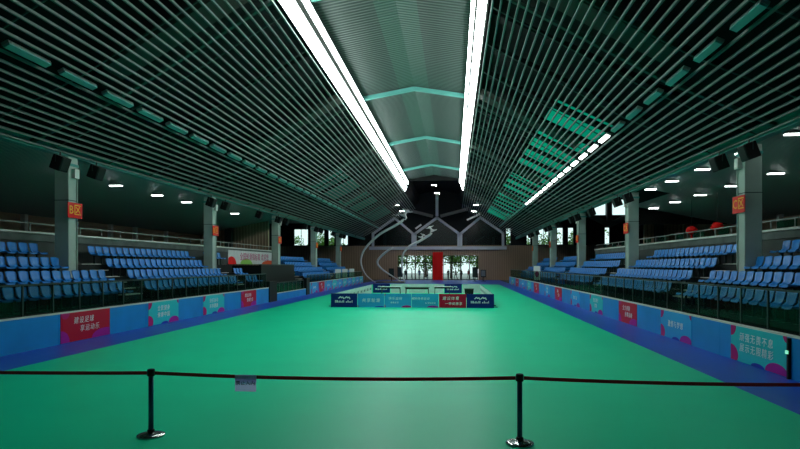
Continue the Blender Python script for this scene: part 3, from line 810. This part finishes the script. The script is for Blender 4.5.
# ------------------------------------------------------------------ centre enclosure
def board(name, loc, rz, W, H, mname, label, deco, back='whiteboard'):
    root = empty(name, loc, rz); tag(root, label, 'advertising board', 'boards of the centre enclosure')
    MB().box(-W / 2 + 0.01, W / 2 - 0.01, 0.0, 0.03, 0.0, H).build('frame', M[back], root)
    MB().box(-W / 2 + 0.01, W / 2 - 0.01, -0.012, -0.001, 0.0, H).build('sheet', M[mname], root)
    y = -0.017
    if deco == 'navy':
        b = MB()
        for cx in (-0.17, 0.18):       # two winged marks
            pts = [(cx - 0.15, 0.50), (cx - 0.03, 0.60), (cx + 0.02, 0.52), (cx + 0.10, 0.58), (cx + 0.16, 0.46)]
            for p, q in zip(pts, pts[1:]): b.bar((p[0], y, p[1]), (q[0], y, q[1]), 0.055, 0.006, up=(0, 1, 0))
        b.build('printed_mark', M['white'], root)
        b = MB(); x = -0.52
        rnd = random.Random(3)
        while x < 0.5:
            w = rnd.uniform(0.04, 0.09); hh = rnd.choice((0.07, 0.11, 0.13))
            if not -0.03 < x < 0.04: b.box(x, x + w * 0.7, y - 0.002, y + 0.002, 0.26, 0.26 + hh)
            x += w + 0.012
        b.build('printed_mark', M['white'], root)
    elif deco:
        for k, (s, sz, x, z, mm) in enumerate(deco['t']): text('lettering', s, sz * 0.9, mm, root, (x, y, z), bold=0.0, shear=0.1, spacing=1.2)
        for (cx, cz, rx, rz_, mm) in deco.get('d', []):
            b = MB(); disc(b, cx, cz, rx, rz_, W - 0.02, H, y); b.build('printed_shape', M[mm], root)
    b = MB()
    for s in (-1, 1): b.box(s * (W / 2 - 0.2) - 0.02, s * (W / 2 - 0.2) + 0.02, 0.031, 0.25, 0.0, 0.03)
    b.build('foot', M['darkmetal'], root)
    return root
FW = 1.54; x = -7.0 + FW / 2
decos = [('navy', 'navy', 'navy board with white marks at the left front corner of the enclosure'),
         ('banblue', dict(t=[('共享轮滑', 0.27, 0, 0.38, 'white')], d=[(-0.78, 0.05, 0.07, 0.1, 'pink'), (0.5, 0, 0.3, 0.07, 'printnavy')]), 'light blue board, second from the left in the front row'),
         ('banblue', dict(t=[('快乐运动', 0.2, -0.15, 0.50, 'white'), ('健康生活', 0.12, -0.2, 0.27, 'white')], d=[(0.5, 0, 0.3, 0.12, 'pink'), (-0.78, 0.05, 0.08, 0.12, 'pink'), (-0.78, 0.77, 0.08, 0.12, 'pink')]), 'light blue board with pink corner, third from the left in the front row'),
         ('boardcyan', dict(t=[('相约冬季运动', 0.17, -0.25, 0.50, 'white'), ('轮滑向未来', 0.12, 0.3, 0.25, 'white')], d=[(0.45, 0, 0.35, 0.12, 'magenta')]), 'turquoise blue board beside the red one in the front row'),
         ('banred', dict(t=[('建设体育', 0.24, -0.1, 0.52, 'white'), ('一带健康享', 0.20, 0.05, 0.22, 'white')]), 'dark red board in the front row of the enclosure'),
         ('navy', 'navy', 'navy board with white marks at the right front corner of the enclosure')]
for k, (mn, dc, t) in enumerate(decos):
    board('advertising_board', (x, 32.65, 0), 0, FW, 0.78, mn, t, dc); x += FW
# side boards (white inside faces)
for side in (-1, 1):
    xs = -6.98 if side < 0 else 2.22
    for k in range(10):
        yb = 33.8 + k * 1.6
        board('advertising_board', (xs, yb, 0), PI / 2 if side < 0 else -PI / 2, 1.56, 0.74, 'whiteboard', 'white board in the %s side of the enclosure, %s from the front' % ('left' if side < 0 else 'right', nth(k + 1)),
              dict(t=[('运动健康', 0.25, 0, 0.38, 'greyprint')]), back='navy')
x = -6.98 + 0.76
for k in range(6):
    nv = k in (0, 4)
    board('advertising_board', (x, 49.7, 0), 0, 1.5, 0.78, 'navy' if nv else 'whiteboard',
          ('navy board in the rear row of the enclosure, %s' % ('left one' if k == 0 else 'right one')) if nv else 'white board in the rear row of the enclosure, %s from the left' % nth(k + 1),
          'navy' if nv else None, back='navy'); x += 1.54
# tables inside, stool box
def table(x, y, w, d, h, top, label):
    root = empty('folding_table', (x, y, 0)); tag(root, label, 'table', 'tables inside the enclosure')
    MB().box(-w / 2, w / 2, -d / 2, d / 2, h - 0.04, h).build('tabletop', M[top], root, bevel=0.008)
    MB().box(-w / 2 + 0.05, w / 2 - 0.05, -d / 2 + 0.04, -d / 2 + 0.06, h - 0.16, h - 0.041).build('apron', M['black'], root)
    for sx in (-1, 1):
        for sy in (-1, 1):
            MB().bar((sx * (w / 2 - 0.1), sy * (d / 2 - 0.06), h - 0.041), (sx * (w / 2 - 0.06), sy * (d / 2 - 0.04), 0), 0.04, 0.04).build('leg', M['darkmetal'], root)
table(-2.8, 44.6, 1.9, 0.7, 0.70, 'tablegreen', 'dark green table in the middle of the enclosure')
table(-4.9, 45.2, 1.6, 0.6, 0.72, 'white', 'white table left of the dark green one in the enclosure')
table(-0.9, 45.2, 1.3, 0.6, 0.74, 'white', 'white table right of the dark green one in the enclosure')
root = empty('waste_bin', (1.12, 43.2, 0)); tag(root, 'black square bin in the right rear part of the enclosure', 'bin')
b = MB(); b.hexa([(-0.28, -0.28, 0), (0.28, -0.28, 0), (0.28, 0.28, 0), (-0.28, 0.28, 0), (-0.34, -0.34, 0.62), (0.34, -0.34, 0.62), (0.34, 0.34, 0.62), (-0.34, 0.34, 0.62)])
b.build('body', M['black'], root, bevel=0.02); MB().box(-0.36, 0.36, -0.36, 0.36, 0.621, 0.66).build('rim', M['darkmetal'], root, bevel=0.01)

# ------------------------------------------------------------------ ribbon sculpture and loudspeakers at the far end
def spline(pts, n=8):
    out = []
    P = [pts[0]] + list(pts) + [pts[-1]]
    for i in range(1, len(P) - 2):
        for k in range(n):
            t = k / n; a, b_, c, d = (Vector(P[i + j - 1]) for j in range(4))
            out.append(0.5 * ((2 * b_) + (c - a) * t + (2 * a - 5 * b_ + 4 * c - d) * t * t + (3 * b_ - a - 3 * c + d) * t ** 3))
    out.append(Vector(pts[-1])); return out
def skin_figure(verts, edges, radii, name, mname, parent, root_i=0, loc=(0, 0, 0), scale=1.0, sub=1):
    me = bpy.data.meshes.new(name); me.from_pydata([tuple(c * scale for c in v) for v in verts], edges, [])
    o = bpy.data.objects.new(name, me); col.objects.link(o)
    sk = o.modifiers.new('skin', 'SKIN'); sk.use_smooth_shade = True
    for i, r in enumerate(radii):
        sv = me.skin_vertices[0].data[i]; sv.radius = (r * scale, r * scale); sv.use_root = (i == root_i)
    ss = o.modifiers.new('sub', 'SUBSURF'); ss.levels = sub; ss.render_levels = sub
    bpy.context.view_layer.update()
    m2 = bpy.data.meshes.new_from_object(o.evaluated_get(bpy.context.evaluated_depsgraph_get()))
    bpy.data.objects.remove(o)
    m2.materials.clear(); m2.materials.append(M[mname])
    for p in m2.polygons: p.use_smooth = True
    o = bpy.data.objects.new(name, m2); col.objects.link(o); o.parent = parent; o.location = loc
    return o
root = empty('ribbon_sculpture', (-8.5, 78, 0)); tag(root, 'tall white sculpture of sweeping ribbons with skaters, left of the far doors', 'sculpture')
C1 = [(-10.6, 0), (-11.9, 1.1), (-12.56, 2.67), (-12.28, 4.17), (-11.32, 5.39), (-9.96, 6.6), (-8.32, 7.5), (-7.2, 8.15), (-6.7, 8.6)]
C2 = [(-6.96, 0), (-8.46, 0.95), (-9.82, 1.9), (-10.37, 2.81), (-9.68, 3.75), (-8.19, 4.83)]
C3 = [(-6.5, 0), (-6.9, 1.7), (-6.83, 3.61), (-6.02, 4.83), (-4.53, 5.63), (-2.9, 6.65)]
for C, r0, r1, dy in ((C1, 0.05, 0.17, 0), (C2, 0.05, 0.15, 0.8), (C3, 0.05, 0.16, -0.8)):
    S = spline([(x + 8.5, dy * (1 - k / len(C)), z) for k, (x, z) in enumerate(C)])
    n = len(S); rads = [r0 + (r1 - r0) * math.sin(min(1, i / n * 1.5) * PI / 2) - (0.07 if i > n * 0.93 else 0) for i in range(n)]
    MB().tube(S, rads, 10).build('ribbon', M['sculpt'], root, smooth=True)
MB().lathe([(2.0, 0), (2.0, 0.12), (1.8, 0.2)], 36).build('plinth', M['beamgrey'], root)
skv = [(0, 0, 0), (0.25, 0, 0.45), (0.6, 0, 0.75), (0.8, 0, 0.95), (0.45, -0.2, -0.45), (0.1, -0.2, -0.85), (-0.6, 0.2, 0.15), (-1.1, 0.2, 0.3), (1.0, -0.25, 0.55), (1.5, -0.25, 0.6), (0.0, 0.3, 1.0), (-0.35, 0.35, 1.25)]
ske = [(0, 1), (1, 2), (2, 3), (0, 4), (4, 5), (0, 6), (6, 7), (2, 8), (8, 9), (2, 10), (10, 11)]
skr = [0.26, 0.24, 0.2, 0.19, 0.15, 0.09, 0.15, 0.08, 0.1, 0.06, 0.1, 0.06]
skin_figure(skv, ske, skr, 'skater_figure', 'sculpt', root, loc=(-6.65 + 8.5, 0, 9.1), scale=0.75)
skin_figure([(-v[0], v[1], v[2]) for v in skv], ske, skr, 'skater_figure', 'sculpt', root, loc=(-2.9 + 8.5, 0, 7.0), scale=0.6)
skin_figure(skv, ske, skr, 'skater_figure', 'sculpt', root, loc=(-4.3 + 8.5, 0, 6.1), scale=0.45)
o = MB().tube([(3.4, 94.0, 6.1), (4.9, 94.0, 7.0)], 0.13, 10).build('reflection_tube', M['sculpt']); tag(o, 'slanting white bar standing in for a reflection in the right gable window', 'bar')  # white tube modelled in place of a reflection on the gable glass
for p, q, t in (((-5.9, 8.0), (-5.0, 8.65), 'pale lit fitting between the left and middle gable peaks'), ((2.0, 9.3), (4.0, 10.2), 'pale lit bar in front of the right gable peak')):
    tag(MB().bar((p[0], 89.5, p[1]), (q[0], 89.5, q[1]), 0.18, 0.25).build('truss_fitting', M['sculpt']), t, 'fitting')

for k, (x, hh) in enumerate(((-9.25, 1.9), (-7.95, 2.1), (3.1, 2.1), (4.3, 1.7))):
    root = empty('stand_loudspeaker', (x, 86, 0)); tag(root, 'black loudspeaker on the floor by the far doors, %s from the left' % nth(k + 1), 'loudspeaker', 'loudspeakers by the far doors')
    MB().box(-0.38, 0.38, -0.3, 0.3, 0.62, hh).build('cabinet', M['black'], root, bevel=0.06)
    MB().tube([(0, 0, 0.03), (0, 0, 0.62)], 0.06, 10).build('pole', M['black'], root)
    MB().lathe([(0.4, 0), (0.4, 0.03), (0.1, 0.05)], 20).build('base', M['black'], root)
    MB().box(-0.3, 0.3, -0.315, -0.301, 0.75, hh - 0.1).build('grille', M['darkmetal'] if k != 3 else M['greyprint'], root)
# upright display stands in the far stands
for k, (x, y, z, h) in enumerate(((-12.65, 61.4, 0.95, 1.0), (-12.65, 65.3, 0.95, 1.0), (-12.65, 69.8, 0.95, 1.0), (7.95, 55.2, 0.95, 1.35))):
    root = empty('display_stand', (x + 0.28 if k < 3 else x - 0.2, y, z)); root.rotation_euler = (0, 0, 0.5 if k < 3 else -0.5)
    tag(root, ['white upright display panel in the far left stand, nearest of three', 'white upright display panel in the far left stand, middle of three', 'white upright display panel in the far left stand, farthest of three', 'pale pink upright display panel behind the right fence'][k], 'display panel')
    MB().box(-0.32, 0.32, -0.01, 0.01, 0.05, h).build('panel', M['white'], root); MB().box(-0.34, 0.34, -0.07, 0.07, 0, 0.05).build('base', M['housing'], root)
    if k == 3:
        b = MB(); disc(b, 0, 0.6, 0.2, 0.3, 0.64, h, -0.016); b.build('printed_shape', M['pink'], root)

# ------------------------------------------------------------------ outside: ground, trees, people
struct(MB().box(-70, 70, 97.3, 170, -0.12, -0.02).build('ground', M['ground']), 'pale paving outside the far doors')
rnd = random.Random(11)
leaf_meshes = []
for v in range(3):
    b = MB()
    for _ in range(26):
        c = Vector((rnd.gauss(0, 1.6), rnd.gauss(0, 1.3), 4.2 + rnd.gauss(0, 1.7))); R = rnd.uniform(0.8, 1.4)
        for _ in range(70):
            d = Vector((rnd.gauss(0, 1), rnd.gauss(0, 1), rnd.gauss(0, 1))).normalized() * R * rnd.uniform(0.6, 1); p = c + d
            u = Vector((rnd.gauss(0, 1), rnd.gauss(0, 1), rnd.gauss(0, 1))).normalized() * 0.2; w = d.cross(u).normalized() * 0.13
            b.quad(p - u, p + w, p + u, p - w)
    leaf_meshes.append(b.mesh('foliage', M['leaf']))
tr = MB().tube([(0, 0, -0.02), (0.05, 0, 1.5), (-0.05, 0.05, 3.0), (0.1, 0, 4.6)], [0.22, 0.17, 0.14, 0.07], 10)
tr.tube([(-0.03, 0.03, 2.8), (0.6, 0.2, 3.7), (1.1, 0.3, 4.6)], [0.09, 0.07, 0.04], 8); tr.tube([(-0.03, 0.03, 3.0), (-0.6, -0.2, 4.0), (-1.2, -0.3, 4.8)], [0.09, 0.07, 0.04], 8)
trunk_mesh = tr.mesh('trunk', M['bark'])
tx = [-32, -26.5, -22, -17, -11, -5.5, -0.5, 4.5, 10, 15, 20.5, 26]
for k, x in enumerate(tx):
    root = empty('tree', (x, 105 + (k % 2) * 9, 0), k * 1.3); s = 1.0 + 0.12 * (k % 3); root.scale = (s, s, s)
    if -12 < x < 8: where = 'leafy green tree outside the far doors, %s from the left of those' % nth(k - 3)
    elif x < 0: where = 'leafy green tree beyond the left upper windows, %s from the left' % nth(k + 1)
    else: where = 'leafy green tree beyond the right upper windows, %s from the left' % nth(k - 7)
    tag(root, where, 'tree', 'trees outside')
    for nm, me in (('foliage', leaf_meshes[k % 3]), ('trunk', trunk_mesh)):
        o = bpy.data.objects.new(nm, me); o.parent = root; col.objects.link(o)

def person(x, y, z, rz, top, leg, label, stride=0.0, arm=0.0, s=1.0):
    root = empty('person', (x, y, z), rz); tag(root, label, 'person', 'people outside the far doors')
    a = stride
    v = [(0, 0, 0.95), (0, 0, 1.15), (0, 0, 1.38), (0, 0, 1.50), (0, 0.01, 1.62), (0, 0.015, 1.72),
         (0.09, 0, 0.90), (0.11, 0.18 * a, 0.50), (0.11, 0.10 * a, 0.08), (0.11, 0.10 * a - 0.14, 0.04),
         (-0.09, 0, 0.90), (-0.11, -0.12 * a, 0.50), (-0.11, -0.34 * a, 0.08), (-0.11, -0.34 * a - 0.14, 0.04),
         (0.18, 0, 1.40), (0.24, -0.04 * arm, 1.13), (0.25, -0.22 * arm - 0.04, 0.90 + 0.2 * arm), (0.25, -0.26 * arm - 0.05, 0.82 + 0.2 * arm),
         (-0.18, 0, 1.40), (-0.24, 0.03, 1.13), (-0.25, -0.02, 0.88), (-0.25, -0.03, 0.80)]
    e = [(0, 1), (1, 2), (2, 3), (3, 4), (4, 5), (0, 6), (6, 7), (7, 8), (8, 9), (0, 10), (10, 11), (11, 12), (12, 13), (2, 14), (14, 15), (15, 16), (16, 17), (2, 18), (18, 19), (19, 20), (20, 21)]
    r = [0.13, 0.125, 0.14, 0.055, 0.09, 0.075, 0.085, 0.058, 0.042, 0.035, 0.085, 0.058, 0.042, 0.035, 0.055, 0.042, 0.032, 0.03, 0.055, 0.042, 0.032, 0.03]
    body = skin_figure(v, e, r, 'body', 'skin', root, scale=s)
    me = body.data; me.materials.append(top); me.materials.append(leg); me.materials.append(M['hair'])
    for p in me.polygons:
        c = p.center / s
        if c.z > 1.64 or (c.z > 1.54 and c.y > 0.035): p.material_index = 3
        elif 0.93 < c.z < 1.47: p.material_index = 1
        elif c.z <= 0.93 and abs(c.x) < 0.2: p.material_index = 2
    return root
cw = mat('white_shirt', (0.7, 0.7, 0.7)); ck = mat('dark_jacket', (0.02, 0.02, 0.03)); cp = mat('pink_jacket', (0.7, 0.12, 0.16)); cb = mat('blue_jeans', (0.04, 0.07, 0.16)); cg = mat('grey_trousers', (0.15, 0.15, 0.16)); cbl = mat('blue_coat', (0.04, 0.10, 0.3))
PP = [(-7.9, 94.6, ck, cb, 'person in a dark jacket and jeans outside the leftmost doors', 0.8), (-6.9, 95.6, cw, ck, 'person in a white shirt and black trousers outside the left doors', 0.3), (-5.6, 94.4, cbl, ck, 'person in a blue coat outside the left doors', 1.0),
      (-4.3, 95.2, cw, cb, 'person in a white shirt and jeans just left of the red column', 0.2), (-0.9, 94.3, ck, ck, 'person all in black just right of the red column', 0.5), (0.3, 95.0, cw, cg, 'person in a white shirt and grey trousers outside the right doors', 0.9),
      (1.2, 94.4, ck, cg, 'person in a dark jacket and grey trousers outside the right doors', 0.1), (2.4, 94.8, cp, cw, 'person in a pink jacket and white trousers outside the right doors', 0.6), (3.2, 95.9, cbl, cb, 'person in a blue coat and jeans by the far right door', 0.4)]
for k, (x, y, tp, lg, t, st) in enumerate(PP): person(x, y, -0.02 if y > 97.3 else 0, (k * 1.7) % 6.28, tp, lg, t, st, (k % 3) * 0.5, 1.0)

# ------------------------------------------------------------------ world, camera, view
w = bpy.data.worlds.new('sky'); scene.world = w; w.use_nodes = True
nt = w.node_tree; bg = nt.nodes['Background']
sky = nt.nodes.new('ShaderNodeTexSky'); sky.sky_type = 'HOSEK_WILKIE'; sky.turbidity = 6; sky.ground_albedo = 0.4; sky.sun_direction = (0.3, 0.5, 0.8)
mx = nt.nodes.new('ShaderNodeMix'); mx.data_type = 'RGBA'; mx.inputs[0].default_value = 0.75
mx.inputs[7].default_value = (0.85, 0.95, 1.0, 1)
nt.links.new(sky.outputs[0], mx.inputs[6]); nt.links.new(mx.outputs[2], bg.inputs['Color'])
bg.inputs['Strength'].default_value = 2.2
cam = bpy.data.cameras.new('camera'); co = bpy.data.objects.new('camera', cam); col.objects.link(co); scene.camera = co
cam.sensor_width = 36; cam.lens = 580 / 800 * 36; cam.clip_end = 400
co.location = (0, 0, 2.4); co.rotation_euler = (PI / 2, 0, TH)
cam.shift_y = (265 - 224.5) / 800
vs = scene.view_settings; vs.view_transform = 'Standard'; vs.look = 'None'; vs.gamma = 1; vs.use_curve_mapping = False
vs.exposure = -0.22
